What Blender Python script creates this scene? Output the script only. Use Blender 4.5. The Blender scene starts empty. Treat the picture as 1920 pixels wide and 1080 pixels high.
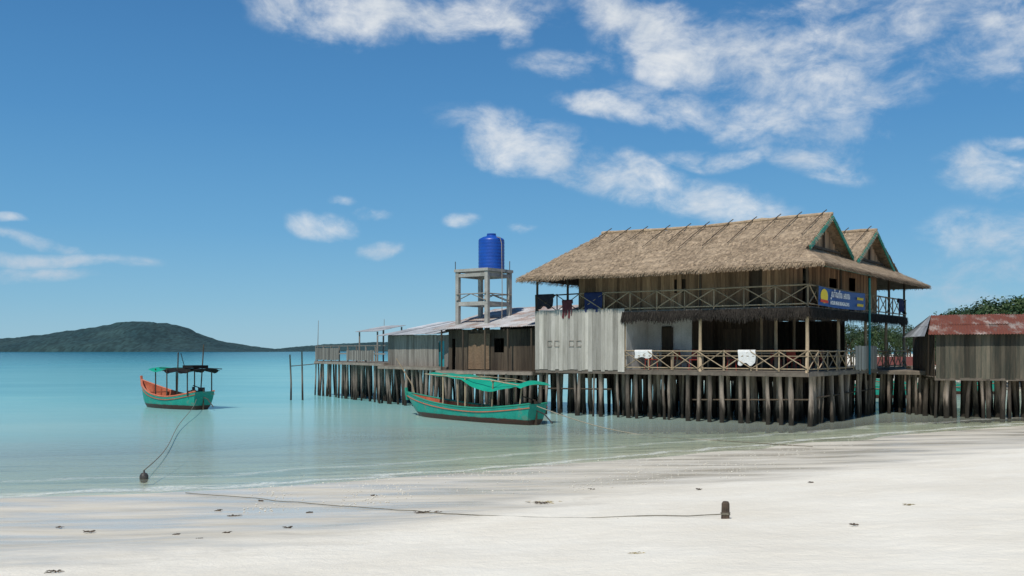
import bpy, math, random
import numpy as np
from mathutils import Vector, Matrix, noise as mnoise
random.seed(7); np.random.seed(7)
R=random.random
def U(a,b): return a+(b-a)*random.random()
scene=bpy.context.scene
COL=scene.collection
F=1800.0; H=3.0
# ------------------------------------------------------------ camera
cam=bpy.data.cameras.new("camera"); camo=bpy.data.objects.new("camera",cam); COL.objects.link(camo)
cam.sensor_width=36; cam.lens=36*F/1920; cam.shift_y=117/1920; cam.clip_end=30000; cam.clip_start=.1
camo.location=(0,0,H); camo.rotation_euler=(math.radians(90),0,0); scene.camera=camo
scene.view_settings.view_transform='Standard'; scene.view_settings.look='None'; scene.view_settings.exposure=0

# ------------------------------------------------------------ node helpers
class NT:
    def __init__(s,nt): s.nt=nt; s.nt.nodes.clear()
    def n(s,t,**k):
        nd=s.nt.nodes.new(t)
        for a,b in k.items(): setattr(nd,a,b)
        return nd
    def l(s,a,b): s.nt.links.new(a,b)
    def put(s,sock,v):
        if hasattr(v,'is_output'): s.l(v,sock)
        else: sock.default_value=v
    def m(s,op,a,b=None,c=None,clamp=False):
        nd=s.n('ShaderNodeMath',operation=op); nd.use_clamp=clamp
        s.put(nd.inputs[0],a)
        if b is not None: s.put(nd.inputs[1],b)
        if c is not None: s.put(nd.inputs[2],c)
        return nd.outputs[0]
    def sstep(s,v,a,b,lo=0,hi=1):
        nd=s.n('ShaderNodeMapRange',interpolation_type='SMOOTHSTEP')
        s.put(nd.inputs[0],v); nd.inputs[1].default_value=a; nd.inputs[2].default_value=b
        nd.inputs[3].default_value=lo; nd.inputs[4].default_value=hi
        return nd.outputs[0]
    def noise(s,vec,scale,detail=4,rough=.55,dist=0,out=0):
        nd=s.n('ShaderNodeTexNoise'); 
        if vec is not None: s.l(vec,nd.inputs['Vector'])
        nd.inputs['Scale'].default_value=scale; nd.inputs['Detail'].default_value=detail
        nd.inputs['Roughness'].default_value=rough; nd.inputs['Distortion'].default_value=dist
        return nd.outputs[out]
    def mapping(s,vec,loc=(0,0,0),rot=(0,0,0),sc=(1,1,1),typ='POINT'):
        nd=s.n('ShaderNodeMapping',vector_type=typ); s.l(vec,nd.inputs[0])
        nd.inputs[1].default_value=loc; nd.inputs[2].default_value=rot; nd.inputs[3].default_value=sc
        return nd.outputs[0]
    def mix(s,f,a,b,typ='MIX'):
        nd=s.n('ShaderNodeMix',data_type='RGBA',blend_type=typ)
        s.put(nd.inputs[0],f); s.put(nd.inputs[6],a if hasattr(a,'is_output') else (*a[:3],1)); s.put(nd.inputs[7],b if hasattr(b,'is_output') else (*b[:3],1))
        return nd.outputs[2]
    def ramp(s,v,stops):
        nd=s.n('ShaderNodeValToRGB'); s.l(v,nd.inputs[0]); cr=nd.color_ramp
        while len(cr.elements)<len(stops): cr.elements.new(.5)
        for e,(p,c) in zip(cr.elements,stops):
            e.position=p; e.color=(*c[:3],1) if not isinstance(c,(int,float)) else (c,c,c,1)
        return nd.outputs[0]
    def bump(s,h,strength,dist=.02,normal=None):
        nd=s.n('ShaderNodeBump'); nd.inputs['Strength'].default_value=strength; nd.inputs['Distance'].default_value=dist
        s.l(h,nd.inputs['Height']); 
        if normal is not None: s.l(normal,nd.inputs['Normal'])
        return nd.outputs[0]
def new_mat(name):
    m=bpy.data.materials.new(name); m.use_nodes=True
    return m,NT(m.node_tree)
def mat(name,c1,c2,scale=3,rough=.8,bump=.3,stretch=(1,1,1),tone=(.6,1.35),fine=18,metal=0,spec=.3,extra=None):
    m,t=new_mat(name)
    tc=t.n('ShaderNodeTexCoord').outputs['Object']
    v=t.mapping(tc,sc=stretch)
    n1=t.noise(v,scale,6,.6); n2=t.noise(v,fine,4,.6)
    c=t.ramp(n1,[(.3,c1),(.7,c2)])
    at=t.n('ShaderNodeAttribute',attribute_name='tone').outputs['Fac']
    g=t.m('MULTIPLY_ADD',at,tone[1]-tone[0],tone[0])
    g=t.m('MULTIPLY',g,t.m('MULTIPLY_ADD',n2,.6,.7))
    gc=t.n('ShaderNodeCombineColor'); 
    for i in range(3): t.l(g,gc.inputs[i])
    c=t.mix(1,c,gc.outputs[0],'MULTIPLY')
    if extra: c=extra(t,c,tc,n1,n2)
    p=t.n('ShaderNodeBsdfPrincipled'); t.l(c,p.inputs['Base Color']); p.inputs['Roughness'].default_value=rough
    p.inputs['Metallic'].default_value=metal; p.inputs['Specular IOR Level'].default_value=spec
    t.l(t.bump(t.m('ADD',n1,n2),bump,.02),p.inputs['Normal'])
    o=t.n('ShaderNodeOutputMaterial'); t.l(p.outputs[0],o.inputs[0])
    return m
# ------------------------------------------------------------ mesh builder
class MB:
    def __init__(s): s.v=[]; s.f=[]; s.t=[]; s.sm=[]
    def quad(s,a,b,c,d,tone=None):
        i=len(s.v); s.v+= [tuple(a),tuple(b),tuple(c),tuple(d)]; s.f.append((i,i+1,i+2,i+3)); s.t.append(R() if tone is None else tone)
    def prism(s,base,ax,ay,az,tone=None):
        b=Vector(base); ax=Vector(ax); ay=Vector(ay); az=Vector(az); i=len(s.v)
        for k in range(8):
            p=b+(ax if k&1 else Vector())+(ay if k&2 else Vector())+(az if k&4 else Vector()); s.v.append(tuple(p))
        tn=R() if tone is None else tone
        for f in [(0,2,3,1),(4,5,7,6),(0,1,5,4),(2,6,7,3),(0,4,6,2),(1,3,7,5)]:
            s.f.append(tuple(i+q for q in f)); s.t.append(tn)
    def box(s,x0,x1,y0,y1,z0,z1,tone=None): s.prism((x0,y0,z0),(x1-x0,0,0),(0,y1-y0,0),(0,0,z1-z0),tone)
    def beam(s,p,q,w=.06,h=.06,tone=None):
        p=Vector(p); q=Vector(q); d=(q-p); dn=d.normalized()
        up=Vector((0,0,1)) if abs(dn.z)<.95 else Vector((1,0,0))
        sx=dn.cross(up).normalized(); sy=sx.cross(dn).normalized()
        s.prism(p-sx*w/2-sy*h/2,d,sx*w,sy*h,tone)
    def tube(s,pts,rads,n=8,tone=None,cap=True,jit=0):
        pts=[Vector(p) for p in pts]
        if not isinstance(rads,(list,tuple)): rads=[rads]*len(pts)
        i0=len(s.v); tn=R() if tone is None else tone
        for k,p in enumerate(pts):
            d=(pts[min(k+1,len(pts)-1)]-pts[max(k-1,0)]).normalized()
            up=Vector((0,0,1)) if abs(d.z)<.9 else Vector((1,0,0))
            a=d.cross(up).normalized(); b=a.cross(d).normalized()
            for j in range(n):
                an=2*math.pi*j/n; r=rads[k]*(1+U(-jit,jit))
                s.v.append(tuple(p+a*math.cos(an)*r+b*math.sin(an)*r))
        for k in range(len(pts)-1):
            for j in range(n):
                s.f.append((i0+k*n+j,i0+k*n+(j+1)%n,i0+(k+1)*n+(j+1)%n,i0+(k+1)*n+j)); s.t.append(tn)
        if cap:
            s.f.append(tuple(i0+j for j in range(n))); s.t.append(tn)
            s.f.append(tuple(i0+(len(pts)-1)*n+j for j in reversed(range(n)))); s.t.append(tn)
    def grid(s,P,tone=None):
        i0=len(s.v); nu=len(P); nv=len(P[0])
        for row in P:
            for p in row: s.v.append(tuple(p))
        for a in range(nu-1):
            for b in range(nv-1):
                s.f.append((i0+a*nv+b,i0+(a+1)*nv+b,i0+(a+1)*nv+b+1,i0+a*nv+b+1)); s.t.append(R() if tone is None else (tone(a,b) if callable(tone) else tone))
    def planks(s,p0,p1,z0,z1,w=.16,th=.025,jz=.03,gap=.006,out=None,holes=()):
        p0=Vector((*p0,0)); p1=Vector((*p1,0)); L=(p1-p0).length; d=(p1-p0)/L; nrm=Vector((d.y,-d.x,0))
        x=0
        while x<L-.01:
            ww=min(w*U(.75,1.3),L-x); off=nrm*U(0,.012); tn=R()
            segs=[(z0+U(-jz,jz),z1+U(-jz,jz)*.5)]
            for (a,b,za,zb) in holes:
                if x+ww*.5>a and x+ww*.5<b:
                    ns=[]
                    for (q,w2) in segs:
                        if za>q and zb<w2: ns+=[(q,za),(zb,w2)]
                        elif za<=q and zb<w2: ns+=[(zb,w2)]
                        elif za>q: ns+=[(q,za)]
                    segs=ns
            for q,w2 in segs:
                s.prism(p0+d*(x+gap/2)+off+Vector((0,0,q)),d*(ww-gap),nrm*th,(0,0,w2-q),tn)
            x+=ww
    def mesh(s,name):
        me=bpy.data.meshes.new(name); me.from_pydata(s.v,[],s.f); me.update()
        a=me.attributes.new('tone','FLOAT','FACE'); a.data.foreach_set('value',s.t)
        return me
    def obj(s,name,material,parent=None,loc=(0,0,0),rot=0,smooth=False,label=None):
        me=s.mesh(name); me.materials.append(material)
        if smooth: me.polygons.foreach_set('use_smooth',[True]*len(me.polygons))
        o=bpy.data.objects.new(name,me); COL.objects.link(o)
        o.location=loc; o.rotation_euler=(0,0,rot)
        if parent: o.parent=parent
        if label: o['label']=label
        return o
def top(o,label,cat,group=None,kind=None):
    o['label']=label; o['category']=cat
    if group: o['group']=group
    if kind: o['kind']=kind
    return o
def empty(name,loc,rot,label,cat,group=None):
    e=bpy.data.objects.new(name,None); e.empty_display_size=.3; COL.objects.link(e)
    e.location=loc; e.rotation_euler=(0,0,rot); return top(e,label,cat,group)
def copy_tree(root,kids,loc,rot,scale=1):
    r=root.copy(); COL.objects.link(r); r.location=loc; r.rotation_euler=(0,0,rot); r.scale=(scale,)*3
    for k in kids:
        c=k.copy(); c.parent=r; COL.objects.link(c)
    return r
# ------------------------------------------------------------ shoreline / ground height
LAND=[(-200,-60),(-80,-10),(-40,8),(-22,15.2),(-10.4,19.4),(-5.35,20.9),(-.8,23.7),(5.3,28),(14.1,34.4),(20.1,38.2),(25,41.3),(31,48),(37,58),(38,70),(32,84),(24,94),(18,108),(14,140),(30,200),(120,420),(500,500),(500,-60)]
def sdf(x,y):
    x=np.asarray(x,float); y=np.asarray(y,float)
    d=np.full(x.shape,1e18); ins=np.zeros(x.shape,bool); n=len(LAND)
    for i in range(n):
        ax,ay=LAND[i]; bx,by=LAND[(i+1)%n]
        ex,ey=bx-ax,by-ay; t=np.clip(((x-ax)*ex+(y-ay)*ey)/(ex*ex+ey*ey),0,1)
        d=np.minimum(d,(x-ax-ex*t)**2+(y-ay-ey*t)**2)
        c=((ay>y)!=(by>y)); xi=ax+(y-ay)*ex/(ey if ey!=0 else 1e-9)
        ins^=(c&(x<xi))
    d=np.sqrt(d); return np.where(ins,d,-d)
def gz_s(s):
    return np.interp(s,[-400,-60,-20,0,2.5,5.5,9,15,24,60,400],[-12,-6,-1.2,0,.045,.14,.42,.95,1.35,1.8,3])
def ground_z(x,y): return float(gz_s(sdf([x],[y]))[0])
def hit(px,py):
    dx=(px-960)/F; dz=(657-py)/F; t=3.
    while t<200:
        if H+dz*t<=max(ground_z(dx*t,t),0): break
        t+=.03
    return Vector((dx*t,t,max(ground_z(dx*t,t),0)))
def sheet(name,rows,cols,fz):
    Y=np.array(rows); C=np.array(cols)
    YY,CC=np.meshgrid(Y,C,indexing='ij'); XX=CC*(16+np.maximum(YY,0)*1.15)
    s=sdf(XX,YY); Z=fz(XX,YY,s)
    nv,nu=YY.shape
    verts=np.stack([XX,YY,Z],-1).reshape(-1,3)
    idx=np.arange(nv*nu).reshape(nv,nu)
    f=np.stack([idx[:-1,:-1],idx[:-1,1:],idx[1:,1:],idx[1:,:-1]],-1).reshape(-1,4)
    me=bpy.data.meshes.new(name); me.from_pydata(verts.tolist(),[],f.tolist()); me.update()
    a=me.attributes.new('shore','FLOAT','POINT'); a.data.foreach_set('value',s.reshape(-1).astype(np.float32))
    me.polygons.foreach_set('use_smooth',[True]*len(me.polygons))
    o=bpy.data.objects.new(name,me); COL.objects.link(o); return o
rows=list(np.arange(-50,4,3))+list(np.arange(4,32,.14))+list(np.arange(32,60,.5))+list(np.geomspace(60,12000,70))
cols=np.linspace(-1,1,240)
def fz(X,Y,s):
    z=gz_s(s)
    near=(Y>3)&(Y<34)
    k=np.argwhere(near)
    for i,j in k:
        x,y=X[i,j],Y[i,j]; ss=s[i,j]
        if ss<-6 or abs(x)>y*.75+6: continue
        a=mnoise.noise(Vector((x*.35,y*.35,0)))*.05+mnoise.noise(Vector((x*1.3,y*1.3,3)))*.018
        w=min(1,max(0,(ss-3.5)/4)) ; b=mnoise.noise(Vector((x*.22,y*.5,7)))*.02
        z[i,j]+=a*w+b*(1-w)
        if ss>5: z[i,j]+=(mnoise.noise(Vector((x*3.3,y*3.3,5)))*.014-max(0,mnoise.noise(Vector((x*2.1,y*2.1,15)))-.25)*.05)*w
    return z
ground=sheet('ground',rows,cols,fz); top(ground,"white sandy beach and shallow seabed","ground",kind='structure')
wrows=list(np.arange(10,60,.8))+list(np.geomspace(60,14000,60))
water=sheet('water',wrows,np.linspace(-1,1,160),lambda X,Y,s: np.zeros_like(X)); top(water,"calm clear turquoise sea water","sea",kind='structure')

# sand material
m,t=new_mat('sand'); tc=t.n('ShaderNodeTexCoord').outputs['Object']
s_=t.n('ShaderNodeAttribute',attribute_name='shore').outputs['Fac']
sx=t.n('ShaderNodeSeparateXYZ'); t.l(tc,sx.inputs[0])
wob=t.noise(t.mapping(tc,rot=(0,0,-.55),sc=(.25,.8,1)),1.0,5,.6)
left=t.sstep(sx.outputs[0],3,-6)
sw=t.m('SUBTRACT',t.m('ADD',s_,t.m('MULTIPLY_ADD',wob,6.0,-3.0)),t.m('MULTIPLY',left,2.6))
wet=t.sstep(sw,6.8,3.8)            # 1 = wet
big=t.noise(tc,.5,5,.6); fine=t.noise(tc,22,5,.7)
dry=t.ramp(big,[(.3,(.76,.69,.555)),(.7,(.86,.80,.665))])
specks=t.sstep(t.noise(tc,45,2,.5),.68,.76)
dry=t.mix(t.m('MULTIPLY',specks,.4),dry,(.40,.33,.24))
wetc=t.ramp(t.noise(t.mapping(tc,rot=(0,0,-.6),sc=(.3,1.6,1)),1.2,6,.65),[(.25,(.52,.455,.34)),(.48,(.62,.56,.44)),(.70,(.70,.645,.53))])
under=t.sstep(s_,.5,-6.)
wetc=t.mix(under,wetc,(.50,.52,.40))
c=t.mix(wet,dry,wetc)
dl=t.m('MULTIPLY',t.sstep(t.m('ABSOLUTE',t.m('SUBTRACT',sw,5.9)),.3,.0),t.sstep(t.noise(tc,2.2,5,.7),.5,.66))
c=t.mix(t.m('MULTIPLY',dl,.35),c,(.42,.36,.27))
p=t.n('ShaderNodeBsdfPrincipled'); t.l(c,p.inputs['Base Color'])
film=t.m('MULTIPLY',wet,t.sstep(t.noise(t.mapping(tc,rot=(0,0,-.6),sc=(.25,1.3,1)),.9,4,.6),.30,.62))
t.l(t.m('MULTIPLY_ADD',film,-.72,.92),p.inputs['Roughness']); 
t.l(t.m('MULTIPLY_ADD',film,.55,.15),p.inputs['Specular IOR Level'])
hgt=t.m('ADD',t.m('MULTIPLY',fine,.5),t.m('MULTIPLY',t.noise(tc,4.5,3,.6),1.4))
nd=t.n('ShaderNodeBump'); t.l(hgt,nd.inputs['Height']); nd.inputs['Distance'].default_value=.03
t.l(t.m('SUBTRACT',t.m('MULTIPLY_ADD',wet,-.50,.70),t.m('MULTIPLY',film,.11)),nd.inputs['Strength']); t.l(nd.outputs[0],p.inputs['Normal'])
o=t.n('ShaderNodeOutputMaterial'); t.l(p.outputs[0],o.inputs[0]); ground.data.materials.append(m)
# water material
m,t=new_mat('sea_water'); tc=t.n('ShaderNodeTexCoord').outputs['Object']
s_=t.n('ShaderNodeAttribute',attribute_name='shore').outputs['Fac']
pn=t.noise(t.mapping(tc,sc=(.04,.12,1)),1,4,.6)
pn2=t.noise(t.mapping(tc,sc=(.25,.9,1)),1,5,.65)
d=t.m('MAXIMUM',t.m('MULTIPLY',s_,-1),0)
dd=t.m('MULTIPLY',d,t.m('ADD',t.m('MULTIPLY',pn2,.35),t.m('MULTIPLY_ADD',pn,.9,.28)))
tt=t.m('DIVIDE',dd,t.m('ADD',dd,28))
col=t.ramp(tt,[(0,(.70,.68,.54)),(.14,(.60,.67,.56)),(.36,(.40,.64,.575)),(.58,(.205,.50,.50)),(.8,(.07,.31,.375)),(.95,(.02,.16,.24))])
alpha=t.m('SUBTRACT',1,t.m('POWER',2.718,t.m('MULTIPLY',d,-.08)))
dif=t.n('ShaderNodeBsdfDiffuse'); t.l(col,dif.inputs[0])
tr=t.n('ShaderNodeBsdfTransparent'); tr.inputs[0].default_value=(.91,.97,.93,1)
mx=t.n('ShaderNodeMixShader'); t.l(alpha,mx.inputs[0]); t.l(tr.outputs[0],mx.inputs[1]); t.l(dif.outputs[0],mx.inputs[2])
n1=t.noise(t.mapping(tc,sc=(1.0,2.4,1)),2.2,5,.65,.4); n2=t.noise(t.mapping(tc,rot=(0,0,.5),sc=(.6,1.2,1)),.6,3,.5)
bn=t.bump(t.m('ADD',t.m('MULTIPLY',n1,.5),n2),.42,.06)
gl=t.n('ShaderNodeBsdfGlossy'); gl.inputs[0].default_value=(.88,.95,.95,1); gl.inputs['Roughness'].default_value=.08; t.l(bn,gl.inputs['Normal'])
fr=t.n('ShaderNodeFresnel'); fr.inputs[0].default_value=1.33; t.l(bn,fr.inputs['Normal'])
mx2=t.n('ShaderNodeMixShader'); t.l(t.m('MULTIPLY',t.m('MINIMUM',fr.outputs[0],.65),.68),mx2.inputs[0]); t.l(mx.outputs[0],mx2.inputs[1]); t.l(gl.outputs[0],mx2.inputs[2])
fn=t.noise(t.mapping(tc,rot=(0,0,-.55),sc=(.3,.7,1)),1.1,4,.6); fb=t.noise(tc,9,4,.7)
dw=t.m('ADD',d,t.m('MULTIPLY_ADD',fn,2.2,-1.1))
f1=t.sstep(t.m('ABSOLUTE',t.m('SUBTRACT',dw,.55)),.32,.0); f2=t.sstep(t.m('ABSOLUTE',t.m('SUBTRACT',dw,2.7)),.3,.0)
foam=t.m('MULTIPLY',t.m('MAXIMUM',f1,t.m('MULTIPLY',f2,.5)),t.sstep(fb,.3,.6))
fd=t.n('ShaderNodeBsdfDiffuse'); fd.inputs[0].default_value=(.85,.84,.76,1)
mx3=t.n('ShaderNodeMixShader'); t.l(t.m('MULTIPLY',foam,.55),mx3.inputs[0]); t.l(mx2.outputs[0],mx3.inputs[1]); t.l(fd.outputs[0],mx3.inputs[2])
o=t.n('ShaderNodeOutputMaterial'); t.l(mx3.outputs[0],o.inputs[0]); water.data.materials.append(m)

# ------------------------------------------------------------ world with clouds
SUN_AZ=math.atan2(-.42,-.91); SUN_EL=math.radians(54)
w=bpy.data.worlds.new("World"); scene.world=w; w.use_nodes=True; t=NT(w.node_tree)
sky=t.n('ShaderNodeTexSky',sky_type='NISHITA'); sky.sun_disc=False; sky.sun_elevation=SUN_EL; sky.sun_rotation=SUN_AZ%(2*math.pi)
sky.air_density=1.0; sky.dust_density=.2; sky.ozone_density=1.0; sky.altitude=0
tc=t.n('ShaderNodeTexCoord').outputs['Generated']
sp=t.n('ShaderNodeSeparateXYZ'); t.l(tc,sp.inputs[0])
az=t.m('ARCTAN2',sp.outputs[0],sp.outputs[1]); el=t.m('ARCSINE',sp.outputs[2])
cb=t.n('ShaderNodeCombineXYZ'); t.l(az,cb.inputs[0]); t.l(el,cb.inputs[1]); ae=cb.outputs[0]
wn=t.noise(ae,9,3,.5,0,1)
wv=t.n('ShaderNodeVectorMath',operation='SUBTRACT'); t.l(wn,wv.inputs[0]); wv.inputs[1].default_value=(.5,.5,.5)
ws=t.n('ShaderNodeVectorMath',operation='SCALE'); t.l(wv.outputs[0],ws.inputs[0]); ws.inputs['Scale'].default_value=.035
wa=t.n('ShaderNodeVectorMath',operation='ADD'); t.l(ae,wa.inputs[0]); t.l(ws.outputs[0],wa.inputs[1]); aw=wa.outputs[0]
blobs=[(640,18,150,50,5,1.1),(850,15,170,40,0,1),(955,42,45,34,0,.9),(1160,30,90,40,30,1.0),(1250,80,140,60,25,1.2),(1370,120,120,55,25,.9),
(1520,130,190,88,-5,.75),(1620,150,120,55,0,.65),(1380,215,200,42,12,.78),(1140,195,105,20,10,.95),(1070,118,90,22,0,.55),
(940,275,70,42,15,1.2),(1040,292,120,38,12,.95),(1180,335,150,40,18,.95),(1320,375,140,34,12,.9),
(1340,296,95,18,4,.8),(1520,310,90,22,18,.65),(1560,250,100,55,0,.5),(1700,25,330,65,0,.62),(1870,60,130,65,0,.75),
(1860,322,95,44,12,.9),(1850,455,110,46,8,.62),(1905,258,45,14,0,.6),(1830,530,150,50,0,.5),
(605,426,58,22,4,1.05),(715,471,38,14,0,.85),(865,416,28,13,0,.62),(640,382,20,8,0,.5),(690,408,30,9,0,.45),(110,487,170,14,-3,1.0),(80,452,90,11,12,.65),(10,408,40,7,0,.8),(60,516,130,13,-2,.7),(950,235,120,20,5,.42),(980,432,26,9,0,.4)]
acc=None
for (px,py,rx,ry,rt,st) in blobs:
    dx=(px-960)/F; dz=(657-py)/F; a=math.atan2(dx,1); e=math.atan2(dz,math.hypot(dx,1))
    k=math.cos(a)**2/F
    mp=t.mapping(aw,loc=(a,e,0),rot=(0,0,-math.radians(rt)),sc=(rx*1.28*k,ry*1.35/F*math.cos(a),1),typ='TEXTURE')
    dt=t.n('ShaderNodeVectorMath',operation='DOT_PRODUCT'); t.l(mp,dt.inputs[0]); t.l(mp,dt.inputs[1])
    v=t.m('MULTIPLY_ADD',dt.outputs['Value'],-st,st)
    acc=v if acc is None else (t.m('MAXIMUM',acc,v))
acc=t.m('MAXIMUM',acc,-.6)
cn=t.noise(t.mapping(aw,rot=(0,0,.25),sc=(1,1.7,1)),16,9,.62,.3)
cn2=t.noise(t.mapping(ae,loc=(3,1,0),rot=(0,0,.4),sc=(1,1.5,1)),55,6,.65)
dn=t.m('ADD',t.m('MULTIPLY',acc,.66),t.m('ADD',t.m('MULTIPLY_ADD',cn,2.1,-1.05),t.m('MULTIPLY_ADD',cn2,.5,-.25)))
cl=t.sstep(dn,-.1,1.15)
cl=t.m('MULTIPLY',cl,t.sstep(acc,-.3,.4))
cl=t.m('MULTIPLY',cl,.93)
shade=t.ramp(t.noise(t.mapping(ae,loc=(.1,.06,0)),14,4,.6),[(.3,(.66,.71,.76)),(.65,(.86,.875,.88))])
lowgrey=t.sstep(el,.04,.16); shade=t.mix(lowgrey,(.50,.58,.68),shade)
grad=t.ramp(t.m('MULTIPLY',t.m('MAXIMUM',el,0),1/.6),[(0,(.235,.50,.68)),(.08,(.165,.44,.67)),(.2,(.10,.355,.64)),(.38,(.058,.262,.56)),(.6,(.036,.185,.45)),(1,(.025,.13,.36))])
sc_=t.n('ShaderNodeVectorMath',operation='SCALE'); t.l(sky.outputs[0],sc_.inputs[0]); sc_.inputs['Scale'].default_value=.1
skyc=t.mix(.82,sc_.outputs[0],grad)
fin=t.mix(cl,skyc,shade)
s10=t.n('ShaderNodeVectorMath',operation='SCALE'); t.l(fin,s10.inputs[0]); s10.inputs['Scale'].default_value=10
bg=t.n('ShaderNodeBackground'); t.l(s10.outputs[0],bg.inputs[0]); bg.inputs[1].default_value=.1
o=t.n('ShaderNodeOutputWorld'); t.l(bg.outputs[0],o.inputs[0])
sl=bpy.data.lights.new('sun','SUN'); sl.energy=3.9; sl.angle=math.radians(.5); sl.color=(1,.955,.88)
so=bpy.data.objects.new('sun',sl); COL.objects.link(so)
sd=Vector((math.sin(SUN_AZ)*math.cos(SUN_EL),math.cos(SUN_AZ)*math.cos(SUN_EL),math.sin(SUN_EL)))
so.rotation_euler=sd.to_track_quat('Z','Y').to_euler(); so.location=(0,0,60)

# ------------------------------------------------------------ materials
GREY=mat('weathered_plank',(.15,.13,.105),(.27,.245,.21),2,.9,.4,(6,6,.5))
WHITEP=mat('bleached_plank',(.33,.31,.26),(.52,.49,.43),1.5,.9,.4,(5,5,.5),(.62,1.2))
BROWN=mat('brown_plank',(.26,.155,.085),(.45,.29,.17),2,.85,.4,(6,6,.5),(.5,1.4))
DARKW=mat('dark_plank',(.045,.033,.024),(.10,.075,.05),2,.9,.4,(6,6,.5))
GREENP=mat('greenish_plank',(.05,.058,.045),(.13,.11,.08),2,.9,.4,(6,6,.5),(.3,1.5))
BAMB=mat('pale_timber',(.27,.20,.125),(.42,.33,.22),3,.8,.3,(3,3,1),(.7,1.2))
FLOORW=mat('deck_timber',(.15,.125,.10),(.25,.21,.165),3,.9,.4)
def wetbase(t,c,tc,a,b):
    g=t.n('ShaderNodeNewGeometry'); s=t.n('ShaderNodeSeparateXYZ'); t.l(g.outputs['Position'],s.inputs[0])
    return t.mix(t.sstep(t.m('ADD',s.outputs[2],t.m('MULTIPLY_ADD',a,1.5,-.75)),1.1,.3),c,(.026,.022,.017))
PILE=mat('stilt_wood',(.15,.12,.095),(.31,.255,.205),2,.95,.8,(4,4,.7),(.35,1.3),extra=wetbase)
PILED=mat('stilt_wood_shaded',(.05,.04,.032),(.11,.088,.07),2,.95,.7,(4,4,.7),(.4,1.3),extra=wetbase)  # darker copy of the stilt wood, under-house shade put into its colour
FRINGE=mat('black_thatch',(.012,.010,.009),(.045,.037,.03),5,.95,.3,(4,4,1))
CONC=mat('concrete',(.26,.25,.22),(.42,.40,.36),2,.9,.4,tone=(.9,1.1))
TIN=mat('tin_sheet',(.34,.35,.36),(.54,.56,.57),1.5,.6,.1,tone=(.6,1.15))
OLDTIN=mat('grey_old_tin',(.14,.155,.17),(.26,.28,.30),1.5,.7,.1,tone=(.7,1.15))
def rustf(t,c,tc,a,b):
    k=t.sstep(t.noise(t.mapping(tc,sc=(1.5,.6,1)),1.3,6,.65),.34,.52)
    return t.mix(k,c,t.ramp(b,[(.3,(.12,.035,.022)),(.7,(.24,.085,.05))]))
RUST=mat('rusty_tin',(.22,.15,.12),(.42,.36,.31),1.2,.7,.2,tone=(.5,1.4),extra=rustf)
def rustl(t,c,tc,a,b):
    k=t.sstep(t.noise(t.mapping(tc,sc=(.9,.9,1)),1.0,6,.7),.46,.6)
    return t.mix(t.m('MULTIPLY',k,.7),c,(.30,.17,.11))
TINR=mat('stained_tin',(.42,.41,.39),(.66,.65,.64),1.5,.6,.1,tone=(.65,1.15),extra=rustl)
MATW=mat('woven_mat',(.13,.085,.05),(.22,.15,.095),4,.95,.5,(2,2,6),(.9,1.1))
WHITEW=mat('painted_white_wall',(.42,.41,.38),(.56,.55,.52),2,.8,.1,tone=(.9,1.1))
TEAL=mat('green_paint',(.015,.17,.11),(.025,.23,.15),4,.5,.1,tone=(.85,1.15))
TEALPIPE=mat('teal_pipe',(.02,.20,.22),(.03,.26,.28),4,.4,.05,tone=(.9,1.1))
BLACKM=mat('dark_void',(.008,.007,.006),(.015,.013,.011),3,.9,.1)
RED=mat('red_plastic',(.25,.03,.02),(.32,.05,.03),3,.45,.05,tone=(.8,1.15))
REDROOF=mat('red_brown_roof',(.10,.03,.022),(.16,.05,.035),3,.7,.1,tone=(.8,1.15))
ROPE=mat('rope_fibre',(.20,.18,.13),(.32,.29,.22),20,.9,.4)
DEBRIS=mat('driftwood',(.05,.04,.03),(.14,.10,.07),10,.95,.5)
CLOTHW=mat('white_cloth',(.62,.62,.60),(.72,.72,.70),4,.9,.2,tone=(.9,1.05))
CLOTHB=mat('navy_cloth',(.012,.02,.07),(.02,.035,.11),4,.9,.2,tone=(.7,1.15))
CLOTHD=mat('black_cloth',(.015,.015,.02),(.03,.03,.04),4,.9,.2,tone=(.7,1.15))
CLOTHR=mat('maroon_cloth',(.09,.025,.03),(.14,.04,.045),4,.9,.2,tone=(.7,1.15))
BLUET=mat('blue_tank_plastic',(.006,.055,.30),(.010,.075,.38),2,.38,.05,tone=(.95,1.05),spec=.5)
def thf(t,c,tc,a,b):
    k=t.sstep(t.noise(tc,.7,5,.6),.38,.72); return t.mix(t.m('MULTIPLY',k,.4),c,(.52,.40,.27))
THATCH=mat('dry_thatch',(.25,.18,.112),(.47,.355,.235),6,.95,.8,(2,2,2),(.62,1.18),extra=thf)
THDARK=mat('thatch_underside',(.08,.06,.04),(.15,.11,.075),6,.95,.5)

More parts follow.
